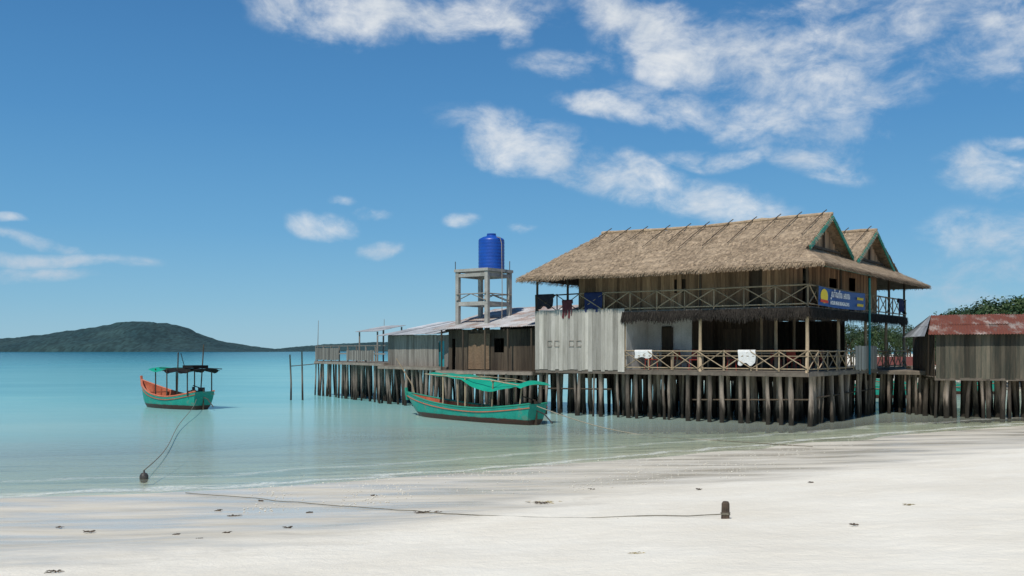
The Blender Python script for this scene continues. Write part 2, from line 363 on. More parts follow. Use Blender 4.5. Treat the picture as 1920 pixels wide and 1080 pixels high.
# ------------------------------------------------------------ stilts
def stilt_add(mb,h,dep,r,ox=0,oy=0):
    pts=[]; rd=[]; lx,ly=U(-.2,.2),U(-.16,.16); bx,by=U(-.05,.05),U(-.05,.05)
    for k in range(6):
        q=k/5; bow=math.sin(math.pi*q); pts.append((ox+lx*(1-q)+bx*bow+U(-.015,.015),oy+ly*(1-q)+by*bow+U(-.015,.015),-dep+(h+dep)*q)); rd.append(r*U(.82,1.15)*(1.1-.15*q))
    mb.tube(pts,rd,9,jit=.12)
def stilt_mesh(h,dep,r):
    mb=MB(); stilt_add(mb,h,dep,r)
    me=mb.mesh('stilt'); me.materials.append(PILE); me.polygons.foreach_set('use_smooth',[True]*len(me.polygons)); return me
def make_stilts(parent,pts,h,dep=1.5,rr=(.045,.105),jp=.2):
    ms=[stilt_mesh(h,dep,U(*rr)) for i in range(22)]
    for (x,y) in pts[:100]:
        o=bpy.data.objects.new('stilt',random.choice(ms)); COL.objects.link(o); o.parent=parent
        o.location=(x+U(-jp,jp),y+U(-.07,.07),0); o.rotation_euler=(0,0,U(0,6.28))
    if len(pts)>100:
        mb=MB()
        for (x,y) in pts[100:]: stilt_add(mb,h,dep,U(*rr),x+U(-jp,jp),y+U(-.25,.25))
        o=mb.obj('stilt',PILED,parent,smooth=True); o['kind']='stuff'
# ------------------------------------------------------------ MAIN HOUSE
A=-math.radians(36); CX,CY=11.65,37.8
def hw(x,y,z=0): return Vector((CX+math.cos(A)*x-math.sin(A)*y, CY+math.sin(A)*x+math.cos(A)*y, z))
house=empty('stilt_house',(CX,CY,0),A,"two storey wooden restaurant on stilts with thatched twin gable roof","house")
def rh_main(u,v):
    if v<3.5: h=8.72-.529*(3.5-v)
    elif v<6.85: h=8.72-.529*(v-3.5)
    elif v<10.2: h=8.72-.529*(10.2-v)
    else: h=8.72-.41*(v-10.2)
    if u>11.42: h=min(h,8.72-1.2*(u-11.42))
    return h
def rh_skirt(u,v):
    return min(rh_main(5,v),6.34+.547*(u+1))
def sag(u): return .05*math.sin(u*.55+1)
def roof_part(u0,u1,fh,name):
    us=np.linspace(u0,u1,max(3,int((u1-u0)/.12))); vs=[]
    for a,b in [(-1,3.5),(3.5,6.85),(6.85,10.2),(10.2,16)]: vs+=list(np.linspace(a,b,int((b-a)/.10),endpoint=False))
    vs.append(16)
    mb=MB(); P=[]
    for u in us:
        row=[]
        for v in vs:
            z=fh(u,v)
            st=(z*3.6+mnoise.noise(Vector((u*.7,v*.3,9)))*.5)%1.0
            z+=mnoise.noise(Vector((u*.8,v*.8,1)))*.04+mnoise.noise(Vector((u*3,v*3,4)))*.018
            z+=.04*(.5-st)
            row.append((-u,v,z+sag(u)))
        P.append(row)
    mb.grid(P)
    n=int((u1-u0)*17*110)
    for _ in range(n):
        u=U(u0,u1); v=U(-1,16); e=.05
        z=fh(u,v); gu=(fh(u+e,v)-fh(u-e,v))/(2*e); gv=(fh(u,v+e)-fh(u,v-e))/(2*e)
        if abs(gu)+abs(gv)<.05: gv=.5
        dwn=Vector((gu,-gv,0)); L=dwn.length; dwn=dwn/L; slope=math.hypot(gu,gv)
        d3=Vector((dwn.x,dwn.y,-slope)).normalized()
        side=Vector((-dwn.y,dwn.x,0))
        base=Vector((-u,v,z+sag(u)+U(.01,.035)))
        ln=U(.12,.30); wd=U(.007,.018)
        d3=(d3+side*U(-.16,.16)+Vector((0,0,U(-.03,.05)))).normalized()
        mb.quad(base-side*wd,base+side*wd,base+side*wd*.4+d3*ln,base-side*wd*.4+d3*ln)
    return mb
mb1=roof_part(.18,13.4,rh_main,'main')
mb2=roof_part(-1,.66,rh_skirt,'skirt')
def eave(mb,p,q,out,zfun,n):
    p=Vector(p); q=Vector(q)
    for _ in range(n):
        b=p.lerp(q,R()); b=b+Vector((0,0,U(-.10,.06))); ln=U(.06,.20)*(1+.5*mnoise.noise(b*1.5)); wd=U(.010,.022)
        side=(q-p).normalized(); d3=(Vector(out)*.75+Vector((0,0,-.65))+side*U(-.2,.2)).normalized()
        mb.quad(b-side*wd,b+side*wd,b+side*wd*.3+d3*ln,b-side*wd*.3+d3*ln)
eave(mb1,(-13.4,-1,6.34),(-.18,-1,6.34),(0,-1,0),None,2800)
eave(mb2,(-.18,-1,6.34),(1,-1,6.34),(0,-1,0),None,280)
eave(mb2,(1,-1,6.34),(1,16,6.34),(1,0,0),None,3200)
eave(mb1,(-13.4,-1,6.34),(-13.4,16,6.34),(-1,0,0),None,1500)
eave(mb1,(-13.4,16,6.34),(1,16,6.34),(0,1,0),None,1200)
for (vr) in (3.5,10.2):
    for sgn in (-1,1):
        eave(mb1,(-.18,vr,8.76),(-.18,vr+sgn*2.9,8.76-2.9*.529),(1,0,0),None,300)
    pts=[(-u,vr,8.75+sag(u)+U(-.015,.015)) for u in np.linspace(.12,11.45,30)]
    mb1.tube(pts,[U(.06,.09) for _ in pts],7,jit=.1)
off=len(mb1.v)
mb1.v+=mb2.v; mb1.f+=[tuple(i+off for i in f) for f in mb2.f]; mb1.t+=mb2.t
roofo=mb1.obj('roof',THATCH,house)
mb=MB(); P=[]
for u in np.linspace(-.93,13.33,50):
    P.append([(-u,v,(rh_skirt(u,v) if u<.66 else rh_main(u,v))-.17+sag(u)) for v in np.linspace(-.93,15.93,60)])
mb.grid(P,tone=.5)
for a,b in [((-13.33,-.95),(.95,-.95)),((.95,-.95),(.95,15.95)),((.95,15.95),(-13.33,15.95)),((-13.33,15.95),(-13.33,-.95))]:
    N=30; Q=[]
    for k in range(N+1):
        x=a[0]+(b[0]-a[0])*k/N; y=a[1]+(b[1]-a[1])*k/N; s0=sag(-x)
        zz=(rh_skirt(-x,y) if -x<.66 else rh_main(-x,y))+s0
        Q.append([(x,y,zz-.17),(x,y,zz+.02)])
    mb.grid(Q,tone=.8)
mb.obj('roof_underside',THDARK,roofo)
for i in range(11):
    u=.5+i*1.07+U(-.1,.1)
    z0=8.84+sag(u)
    for vr in (3.5,10.2):
        ln=U(1.0,2.6)
        a=Vector((-u+.02,vr-.0,z0+.0)); b=Vector((-u-.08-ln*.05,vr-ln,z0-ln*.529+.005))
        mb=MB(); mb.tube([Vector((-u+.10,vr+.2,z0+.13)),a,(a+b)/2+Vector((0,0,.005)),b],[.020,.022,.018,.014],6,tone=.6); mb.obj('roof_batten',DARKW,roofo)
for k,(vr,w_) in enumerate(((3.5,2.85),(10.2,3.1))):
    mb=MB(); n=26
    for i in range(n):
        a=vr-w_+2*w_*i/n; b=a+2*w_/n-.012; zt=8.54-.529*abs((a+b)/2-vr)
        zb=6.7
        if zt>zb+.05: mb.prism((-.62,a,zb),(.03+U(0,.012),0,0),(0,b-a,0),(0,0,zt-zb))
    g=mb.obj('gable_wall',BROWN,house)
    for sg in (-1,1):
        mb=MB(); mb.beam((-.12,vr,8.64),(-.12,vr+sg*w_*1.02,8.64-w_*1.02*.529),.05,.17)
        mb.obj('gable_trim',TEAL,house)
    mb=MB(); mb.beam((-.5,vr-w_*.78,7.32),(-.5,vr+w_*.78,7.32),.05,.1); mb.beam((-.5,vr,7.35),(-.5,vr,8.5),.05,.07)
    mb.obj('gable_beam',DARKW,g)
mb=MB(); mb.beam((.93,-.9,6.24),(.93,5.5,6.24),.03,.06); mb.obj('eave_trim',TEAL,house)
mb=MB(); mb.tube([(.22,7.7,1.9),(.22,7.7,6.3)],.05,10); mb.obj('drain_pipe',TEALPIPE,house,smooth=True)
def deck(name,x0,x1,y0,y1,zt,th,parent,mt,w=.2,joists=True):
    mb=MB(); y=y0
    while y<y1:
        ww=min(w,y1-y); mb.box(x0+U(-.04,0),x1+U(0,.04),y+.008,y+ww,zt-.04+U(-.004,.004),zt); y+=ww
    if joists:
        x=x0+.1
        while x<x1: mb.box(x,x+.08,y0+.02,y1-.02,zt-.04-th,zt-.042); x+=.9
        mb.box(x0,x1,y0-.03,y0+.02,zt-.04-th,zt-.043); mb.box(x1-.02,x1+.04,y0,y1,zt-.04-th,zt-.043)
    return mb.obj(name,mt,parent)
deck('floor',-13,0,0,15,2.15,.16,house,FLOORW)
deck('upper_floor',-13,0,0,15,4.75,.14,house,FLOORW)
mb=MB()
mb.planks((-13,-.02),(-8.2,-.02),2.08,4.87,.2,.03,.05)
mb.planks((-13.02,4),(-13.02,0),2.08,4.87,.2,.03,.03)
ww=mb.obj('plank_wall',WHITEP,house)
for x in (-12.3,-11.9,-11.1,-10.7):
    mb=MB()
    pr=[(0,3.17),(.26,3.17),(.26,3.24),(.235,3.24),(.235,3.195),(.025,3.195),(.025,3.435),(.235,3.435),(.235,3.39),(.26,3.39),(.26,3.46),(0,3.46)]
    n=len(pr)
    for yy in (-.085,-.062):
        for (a,b) in pr: mb.v.append((x+a,yy,b))
    mb.f.append(tuple(range(n))); mb.f.append(tuple(reversed(range(n,2*n)))); mb.t+=[.9,.9]
    for i in range(n): mb.f.append((i,(i+1)%n,n+(i+1)%n,n+i)); mb.t.append(.9)
    mb.obj('vent_slot',GREY,ww)
mb=MB()
mb.planks((-11.4,1.3),(-1.2,1.3),4.75,7.25,.17,.03,.0,holes=[(4.9,5.1,5.55,6.15),(5.3,5.5,5.55,6.15),(8.4,9.1,4.8,6.6)])
fw=mb.obj('upper_wall',BROWN,house)
mb=MB(); mb.planks((-1.2,1.3),(-1.2,14),4.75,6.75,.17,.03,.0,holes=[(1.5,2.3,4.75,6.5),(5,6,5.5,6.3),(8,8.9,4.75,6.5)]); mb.obj('upper_wall',BROWN,house)
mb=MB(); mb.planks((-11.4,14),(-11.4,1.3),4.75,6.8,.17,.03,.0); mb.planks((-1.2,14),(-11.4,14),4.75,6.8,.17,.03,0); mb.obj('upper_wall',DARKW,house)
mb=MB(); mb.box(-3.2,-2.2,1.42,1.46,4.78,6.62); mb.obj('upper_door',DARKW,fw)
mb=MB(); mb.box(-6.6,-5.8,1.42,1.46,5.5,6.2); mb.obj('window_shutter',DARKW,fw)
def posts(pts,z0,z1,r,mt,name='post',par=house):
    for (x,y) in pts:
        mb=MB(); mb.tube([(x,y,z0),(x+U(-.02,.02),y,(z0+z1)/2),(x,y,z1)],[r,r*.95,r*.9],8,jit=.05); mb.obj(name,mt,par,smooth=True)
posts([(-.05,.05),(-4.6,.05),(-8.25,.06),(-.05,4),(-.05,8),(-.05,11.5),(-.05,14.9),(-3.4,3.8),(-3.4,8),(-1.9,1.6),(-6.5,8)],2.1,4.62,.075,BAMB)
posts([(-.05,.05),(-4.6,.05),(-12.95,.06),(-11.4,.3),(-.05,4.3),(-.05,8.6),(-.05,12),(-.05,14.9),(-12.9,4)],4.7,6.75,.06,DARKW)
def railing(p,q,z0,z1,sec,mt,name,par,mid=False):
    mb=MB(); p=Vector((*p,0)); q=Vector((*q,0)); L=(q-p).length; n=max(1,round(L/sec)); d=(q-p)/L; nn=Vector((d.y,-d.x,0))
    def P(k,z,o=0): 
        v=p+d*(L*k/n)+nn*o; return Vector((v.x,v.y,z))
    mb.tube([P(0,z1),P(n/2,z1-.02),P(n,z1)],.034,6); mb.tube([P(0,z0+.1),P(n,z0+.1)],.028,6)
    if mid: mb.tube([P(0,(z0+z1)/2+.2,.03),P(n,(z0+z1)/2+.2,.03)],.022,6)
    for k in range(n+1): mb.tube([P(k,z0),P(k+U(-.02,.02),z1+.03)],.03,6)
    for k in range(n):
        j=U(-.05,.05)
        mb.tube([P(k+U(0,.05),z0+.1,.03),P(k+1,z1-.02+j,.03)],.022,5); mb.tube([P(k,z1-.02,.055),P(k+1-U(0,.05),z0+.1+j,.055)],.022,5)
    return mb.obj(name,mt,par)
railing((-8.2,0),(0,0),2.15,2.98,1.17,BAMB,'railing',house,mid=True)
railing((0,0),(0,6.0),2.15,2.98,1.1,BAMB,'railing',house,mid=True)
railing((0,9.6),(0,15),2.15,2.98,1.1,BAMB,'railing',house,mid=True)
railing((-10.6,0),(0,0),4.75,5.6,1.3,BAMB,'upper_railing',house)
railing((-13,0),(-10.6,0),4.75,5.6,1.2,DARKW,'upper_railing',house)
railing((0,0),(0,15),4.75,5.6,1.2,BAMB,'upper_railing',house)
mb=MB(); mb.planks((.03,6.1),(.03,9.5),2.12,3.2,.15,.03,.05); mb.obj('plank_screen',WHITEP,house)
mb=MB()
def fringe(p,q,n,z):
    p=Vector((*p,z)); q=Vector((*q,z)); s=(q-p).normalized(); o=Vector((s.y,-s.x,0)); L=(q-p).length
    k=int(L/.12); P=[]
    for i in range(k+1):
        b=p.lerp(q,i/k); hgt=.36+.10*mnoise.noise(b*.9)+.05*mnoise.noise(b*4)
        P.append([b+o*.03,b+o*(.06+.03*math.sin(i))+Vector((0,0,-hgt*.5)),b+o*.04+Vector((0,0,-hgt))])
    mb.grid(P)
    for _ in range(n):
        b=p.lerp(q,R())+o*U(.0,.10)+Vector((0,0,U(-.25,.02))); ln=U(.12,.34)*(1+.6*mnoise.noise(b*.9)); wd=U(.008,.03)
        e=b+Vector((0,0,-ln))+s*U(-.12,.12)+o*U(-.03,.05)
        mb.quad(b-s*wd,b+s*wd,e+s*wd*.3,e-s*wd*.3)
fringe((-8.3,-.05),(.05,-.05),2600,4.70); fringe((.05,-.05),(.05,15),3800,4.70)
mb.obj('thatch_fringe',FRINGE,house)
mb=MB(); mb.planks((-8.2,2.2),(-6.0,2.2),2.15,4.6,.6,.04,0,holes=[(.5,1.2,2.15,4.1)]); mb.planks((-8.2,.05),(-8.2,2.2),2.15,4.6,.3,.03,0); mb.obj('inner_wall',WHITEW,house)
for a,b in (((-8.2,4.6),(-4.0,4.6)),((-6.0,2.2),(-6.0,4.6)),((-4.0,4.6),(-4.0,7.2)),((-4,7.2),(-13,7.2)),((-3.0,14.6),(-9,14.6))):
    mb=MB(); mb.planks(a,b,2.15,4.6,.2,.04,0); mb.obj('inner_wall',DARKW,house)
mb=MB(); mb.box(-7.4,-6.9,2.0,2.1,2.15,4.05); mb.obj('door',DARKW,house)
mb=MB(); mb.box(-5.5,-4.6,4.44,4.5,2.16,4.0); mb.obj('door',DARKW,house)
pts=[(-x,.06) for x in np.arange(.05,13,.58)]+[(-.06,y) for y in np.arange(.6,15,.55)]+[(-x,1.3) for x in np.arange(.5,13,.6)]
pts+=[(-x,2.6) for x in np.arange(.7,13,.8)]
pts=pts[:100]
for yy,st in ((3.0,.8),(4.2,.7),(5.6,.65),(7.0,.65),(8.4,.65),(9.8,.65),(11.2,.65),(12.6,.6),(14.0,.5),(14.9,.45)):
    pts+=[(-x,yy) for x in np.arange(.5,13,st)]
make_stilts(house,pts,1.97)
for ps,r in (([(-13,.2,1.2),(-9,.2,1.25)],.04),([(-5,.15,.9),(0.05,.15,1.05)],.035),([(.05,1,1.1),(.05,9,1.2)],.035)):
    mb=MB(); mb.tube(ps,r,6); mb.obj('cross_brace',DARKW,house)
for yy in (4.4,8.6,12.7):
    mb=MB(); mb.beam((-13,yy,1.72),(0,yy,1.72),.12,.26); mb.obj('floor_beam',DARKW,house)

# banner
def textmesh(body,size,name,mt,par,loc,ext=.004,rot=(math.pi/2,0,math.pi/2)):
    cu=bpy.data.curves.new(name,'FONT'); cu.body=body; cu.size=size; cu.extrude=ext; cu.offset=.006; cu.align_x='LEFT'
    o=bpy.data.objects.new(name,cu); COL.objects.link(o)
    dg=bpy.context.evaluated_depsgraph_get(); me=bpy.data.meshes.new_from_object(o.evaluated_get(dg)); bpy.data.objects.remove(o)
    me.materials.clear(); me.materials.append(mt)
    a=me.attributes.new('tone','FLOAT','FACE'); a.data.foreach_set('value',[.5]*len(me.polygons))
    q=bpy.data.objects.new(name,me); COL.objects.link(q); q.parent=par; q.location=loc; q.rotation_euler=rot; return q
NAVY=mat('banner_navy',(.012,.06,.22),(.02,.085,.29),1.2,.5,.05,tone=(.9,1.1))
WHT=mat('banner_white',(.8,.8,.8),(.85,.85,.85),3,.6,0,tone=(.95,1.05)); YEL=mat('banner_yellow',(.85,.62,.03),(.88,.66,.05),3,.6,0,tone=(.95,1.05)); REDB=mat('banner_red',(.7,.05,.02),(.75,.08,.03),3,.6,0,tone=(.95,1.05))
ban=empty('banner',hw(.11,.8,4.82),A,"dark blue banner with yellow emblem tied to upper balcony railing","banner")
mb=MB(); P=[]
for i in range(33):
    y=6.4*i/32; P.append([(.03+.025*math.sin(y*2.1+z*2),y,z-.05*math.sin(math.pi*y/6.4)) for z in np.linspace(0,.76,7)])
mb.grid(P,tone=.5); 
bc=mb.obj('banner_cloth',NAVY,ban,smooth=True)
def disc(mb,y,z,r1,r2,x,n=24):
    c=len(mb.v)
    for k in range(n): 
        a=6.2832*k/n; mb.v.append((x,y+math.cos(a)*r1,z+math.sin(a)*r2))
    mb.f.append(tuple(range(c,c+n))); mb.t.append(.5)
mb=MB(); disc(mb,.66,.38,.46,.29,.068); mb.obj('emblem',YEL,ban)
mb=MB(); mb.quad((.076,.15,.13),(.076,1.1,.10),(.076,1.15,.21),(.076,.17,.25)); mb.obj('emblem_ribbon',REDB,ban)
textmesh("រូបតំណែល អាហារ",.38,'lettering',WHT,ban,(.075,1.5,.38))
textmesh("HOUR MEAS BUNGALOWS",.21,'lettering',WHT,ban,(.075,1.4,.08))
textmesh("RESTAURANT",.15,'lettering',YEL,ban,(.078,5.1,.42))
textmesh("GUESTHOUSE",.15,'lettering',YEL,ban,(.078,5.1,.14))

def cloth(name,loc,rot,w,h,mt,label,tail=.15,fold=.03):
    mb=MB(); P=[]
    for i in range(13):
        x=w*i/12; row=[]
        for k in range(9):
            q=k/8; row.append((x+.03*math.sin(q*3),-.05-fold*math.sin(i*1.7)*q,-h*q*(1+.12*math.sin(i*.9))))
        row=[(x,.06,-tail*(1+.1*math.sin(i))),(x,.05,0.02),(x,0,.045)]+row
        P.append(row)
    mb.grid(P,tone=.6); o=mb.obj(name,mt,None,loc,rot,smooth=True); return top(o,label,"cloth")
cloth('towel',hw(-7.7,0,2.98),A,.85,.3,CLOTHW,"white towels draped over lower veranda railing")
cloth('towel',hw(-2.9,0,2.98),A,.75,.55,CLOTHW,"white cloth hanging on lower veranda railing")
cloth('blanket',hw(-10.3,0,5.6),A,.95,.78,CLOTHB,"dark navy blanket hanging over upper balcony railing")
cloth('blanket',hw(-12.9,0,5.6),A,.9,.6,CLOTHD,"dark clothes hanging on upper balcony railing")
cloth('shirt',hw(-11.5,-.02,5.3),A,.55,.75,CLOTHR,"maroon shirt hanging from upper balcony edge")
cloth('blanket',hw(.03,13.4,5.6),A+math.pi/2,.9,.65,CLOTHB,"blue cloth hung over upper balcony railing by the corner")
def chair():
    e=empty('chair',(0,0,0),0,"red plastic chair standing on the restaurant veranda","chair","chairs on the restaurant veranda"); ks=[]
    mb=MB(); mb.box(-.21,.21,-.21,.21,.43,.46); ks.append(mb.obj('seat',RED,e))
    mb=MB(); mb.prism((-.2,.19,.46),(.4,0,0),(0,.025,0),(0,.07,.42)); ks.append(mb.obj('backrest',RED,e))
    for sx in (-1,1):
        for sy in (-1,1):
            mb=MB(); mb.tube([(sx*.21,sy*.21,0),(sx*.18,sy*.18,.44)],.02,6); ks.append(mb.obj('leg',RED,e))
    return e,ks
ch,chk=chair(); ch.location=hw(-7.4,.95,2.15); ch.rotation_euler=(0,0,.4)
for (x,y,r) in [(-6.4,1.9,2.8),(-5.4,1.2,.2),(-3.7,1.4,1.6),(-2.2,2.4,.5),(-1.2,1.8,3.0),(-1.4,5.2,-1.5)]:
    copy_tree(ch,chk,hw(x,y,2.15),A+r)
te=empty('table',hw(-4.6,1.6,2.15),A,"wooden dining table on the restaurant veranda","table","tables on the restaurant veranda"); tk=[]
mb=MB(); mb.box(-.55,.55,-.35,.35,.71,.75); tk.append(mb.obj('table_top',BAMB,te))
for sx in (-1,1):
    for sy in (-1,1):
        mb=MB(); mb.box(sx*.48-.03,sx*.48+.03,sy*.28-.03,sy*.28+.03,0,.708); tk.append(mb.obj('leg',BAMB,te))
for (x,y,r) in [(-6.9,1.3,0),(-2.1,1.5,0),(-1.2,4.2,1.57),(-1.2,12.2,1.57)]: copy_tree(te,tk,hw(x,y,2.15),A+r)

def corr(mb,p00,p10,p01,p11,sheetw=.8,amp=.018,per=.11):
    p00,p10,p01,p11=map(Vector,(p00,p10,p01,p11)); L=(p10-p00).length; n=max(1,round(L/sheetw))
    nr=(p10-p00).cross(p01-p00).normalized()
    for k in range(n):
        rowsn=2; 
        for r in range(rowsn):
            tn=R(); lift=nr*(U(.004,.02)+.012*(k%2)+.02*(r))
            m_=int(L/n/per*4); P=[]
            for i in range(m_+1):
                a=(k+i/m_*1.03)/n; a=min(a,1.01)
                col=[]
                for j in range(3):
                    b=(r+j/2*1.05)/rowsn-(.03 if r else 0); b=min(b,1.02)
                    p=p00.lerp(p10,a).lerp(p01.lerp(p11,a),b)+nr*amp*math.sin(i/4*2*math.pi*1.0)+lift
                    col.append(p)
                P.append(col)
            mb.grid(P,tone=tn)
# ------------------------------------------------------------ middle shack
sh2=empty('wooden_shack',hw(-19,.8,0),A,"dark wooden shack with stained tin roof on stilts beside the restaurant","shack")
deck('floor',-.3,5.7,-.7,4.6,2.0,.14,sh2,FLOORW)
mb=MB(); mb.planks((0,0),(5.75,0),2.0,4.05,.2,.03,.02,holes=[(.15,.55,2.0,3.6),(2.9,3.6,2.9,3.6)]); mb.planks((0,4.4),(0,0),2.0,4.1,.2,.03,.02); mb.planks((5.75,4.4),(0,4.4),2,4.9,.2,.03,0); w2=mb.obj('wall',DARKW,sh2)
mb=MB(); P=[[(1.35+.06*i+.0,-.09-.03*math.sin(i*.7+z),z) for z in np.linspace(2.05,3.85,9)] for i in range(24)]; mb.grid(P,tone=.6); mb.obj('woven_panel',MATW,sh2,smooth=True)
mb=MB(); corr(mb,(-.6,-.7,4.05),(6.0,-.7,4.15),(-.6,4.8,5.3),(6.0,4.8,5.4)); mb.obj('roof',TINR,sh2)
mb=MB(); 
for x in (0,1.4,2.8,4.2,5.6): mb.tube([(x,-.6,2),(x,-.6,4.05)],.045,6)
for x in (.3,2,4,5.6): mb.beam((x,-.65,4.0),(x,4.7,5.2),.06,.08)
mb.obj('frame',DARKW,sh2)
make_stilts(sh2,[(x,y) for y in (-.6,.4,1.6,3,4.2) for x in np.arange(0,5.8,.5)],1.85)
B=-math.radians(50.7)
sh1=empty('wooden_shack',(-7.0,54.4,0),B,"grey plank shack with tin roof standing on stilts over the sea","shack")
L1=5.9
deck('floor',-.3,L1,-.5,3.6,2.15,.14,sh1,FLOORW)
mb=MB(); mb.planks((0,0),(L1,0),2.1,3.82,.18,.03,.03,holes=[(4.9,5.5,2.1,3.5)]); mb.planks((0,3.4),(0,0),2.1,3.9,.18,.03,.03); mb.planks((L1,0),(L1,3.4),2.1,3.9,.18,.03,.03); mb.obj('wall',GREY,sh1)
mb=MB(); corr(mb,(-.4,-.55,3.82),(L1+.2,-.55,3.85),(-.4,3.8,4.65),(L1+.2,3.8,4.7)); mb.obj('roof',TIN,sh1)
mb=MB(); mb.box(4.9,5.5,.06,.1,2.15,3.5); mb.obj('door',TEALPIPE,sh1)
make_stilts(sh1,[(x,y) for y in (-.4,.6,1.8,3.2) for x in np.arange(-.1,L1,.45)],2.0)
pa=math.atan2(54.4-64.6,-7+13.0)
pier=empty('pier',(-13.0,64.6,0),pa,"old wooden pier deck with plank railing on many thin stilts","pier"); LP=11.9
deck('floor',0,LP,-.3,3.0,2.3,.14,pier,FLOORW)
mb=MB()
for k in range(8):
    x=LP*k/8; mb.beam((x,-.2,2.3),(x,-.2,3.3),.07,.07)
mb.beam((0,-.2,3.28),(LP,-.2,3.28),.06,.06); mb.beam((0,-.24,2.8),(LP,-.24,2.8),.04,.08); 
mb.planks((.2,-.28),(4.6,-.28),2.38,3.15,.15,.02,.03); mb.planks((6,-.28),(LP-1.5,-.28),2.38,3.0,.15,.02,.05)
mb.obj('railing',GREY,pier)
make_stilts(pier,[(x,y) for y in (-.2,.8,1.9,2.8) for x in np.arange(.05,LP,.5)],2.15,dep=2.5,rr=(.045,.08))
for ps in ([(.3,-.2,2.2),(.5,-.2,5.0)],[(5.2,2.5,2.2),(5.3,2.5,5.0)]):
    mb=MB(); mb.tube(ps,[.035,.015],6); mb.obj('pole',GREY,pier)
aw_=empty('tin_awning',(-8.6,58.6,0),B,"small tin awning on thin posts above the pier deck","awning")
mb=MB(); corr(mb,(-.9,-.6,4.12),(1.6,-.6,4.12),(-.9,1.5,4.5),(1.6,1.5,4.5)); mb.obj('roof',TIN,aw_)
for (x,y) in ((-.7,-.4),(1.4,-.4),(-.7,1.3),(1.4,1.3)):
    mb=MB(); mb.tube([(x,y,2.3),(x,y,4.12+.18*(y+.4))],.05,7); mb.obj('post',GREY,aw_)
for i,(px,ht) in enumerate(((545,2.75),(568,2.95))):
    mb=MB(); mb.tube([(0,0,-1.5),(U(-.05,.05),0,1),(U(-.08,.08),0,ht)],[.065,.055,.045],8,jit=.08); q=mb.obj('mooring_post',PILE,None,((px-960)/F*58,58,0),0,smooth=True)
    top(q,"bare wooden mooring post standing in the sea by the pier","post","mooring posts by the pier")
mb=MB(); mb.tube([(-13.37,58,2.05),(-12.9,60.5,2.1),(-12.7,64,2.15)],.03,6); top(mb.obj('pole_rail',GREY),"thin horizontal pole tied between mooring posts and pier","rail")
mb=MB(); mb.tube([(0,0,-.6),(-.45,.3,1.3),(-1.3,.8,2.6)],[.04,.035,.025],6); top(mb.obj('bamboo_pole',BAMB,None,(-4.4,46.5,0)),"leaning bamboo pole stuck in the shallow water","pole")

# ------------------------------------------------------------ water tower + tank
tp=Vector((-1.47,50,0)); tw=empty('water_tower',tp,A,"grey concrete frame tower rising out of the shack roof","tower")
S=.95
for (x,y) in ((-S,-S),(S,-S),(-S,S),(S,S)):
    mb=MB(); mb.box(x-.1,x+.1,y-.1,y+.1,-1.2,7.04); mb.obj('leg',CONC,tw)
def ringbeam(z0,z1,name):
    for y in (-S,S): mb=MB(); mb.box(-S+.102,S-.102,y-.09,y+.09,z0,z1); mb.obj(name,CONC,tw)
    for x in (-S,S): mb=MB(); mb.box(x-.09,x+.09,-S+.102,S-.102,z0,z1); mb.obj(name,CONC,tw)
ringbeam(5.3,5.5,'beam'); ringbeam(6.78,6.95,'beam')
mb=MB(); mb.box(-S-.15,S+.15,-S-.15,S+.15,7.045,7.19); mb.obj('platform',CONC,tw)
mb=MB()
for y in (-S,S):
    mb.tube([(-S,y-.13,5.9),(S,y-.13,5.9)],.03,6); mb.tube([(-S,y-.13,5.55),(0,y-.13,5.9)],.025,5); mb.tube([(S,y-.13,5.55),(0,y-.13,5.9)],.025,5)
mb.tube([(S+.13,-S,5.9),(S+.13,S,5.9)],.03,6); mb.tube([(S+.13,-S,5.9),(S+.13,S,5.55)],.025,5)
mb.obj('railing',GREY,tw)
for ps in ([(-S-.1,-S-.1,7.19),(-S-.1,-S-.1,7.6)],[(S+.1,S-.1,7.19),(S+.1,S-.1,7.65)]):
    mb=MB(); mb.tube(ps,[.02,.02],6); mb.obj('rebar_stub',DARKW,tw)
tk_=empty('water_tank',tp+Vector((.40,-.02,7.19)),A,"tall blue ribbed plastic water tank on the concrete tower","tank")
prof=[(.0,0),(.66,0),(.68,.04)]
z=.06
while z<1.5:
    prof+=[(.68,z),(.672,z+.03),(.672,z+.06),(.68,z+.09)]; z+=.17
prof+=[(.68,1.52),(.64,1.6),(.45,1.70),(.26,1.75),(.25,1.75),(.25,1.80),(.0,1.83)]
mb=MB(); n=40; P=[[(r*math.cos(6.28318*j/n),r*math.sin(6.28318*j/n),z) for (r,z) in prof] for j in range(n+1)]; mb.grid(P,tone=.5)
mb.obj('tank_body',BLUET,tk_,smooth=True)
mb=MB(); mb.tube([(.0,.0,1.82),(0,0,1.88)],.24,18); mb.obj('lid',BLUET,tk_)
mb=MB(); mb.tube([(.5,-.2,1.66),(.75,-.25,1.6),(.86,-.27,1.3),(.88,-.27,.2),(.92,-.3,-1.2),(.9,-.3,-2.6)],.022,7); mb.obj('pipe',GREY,tk_)

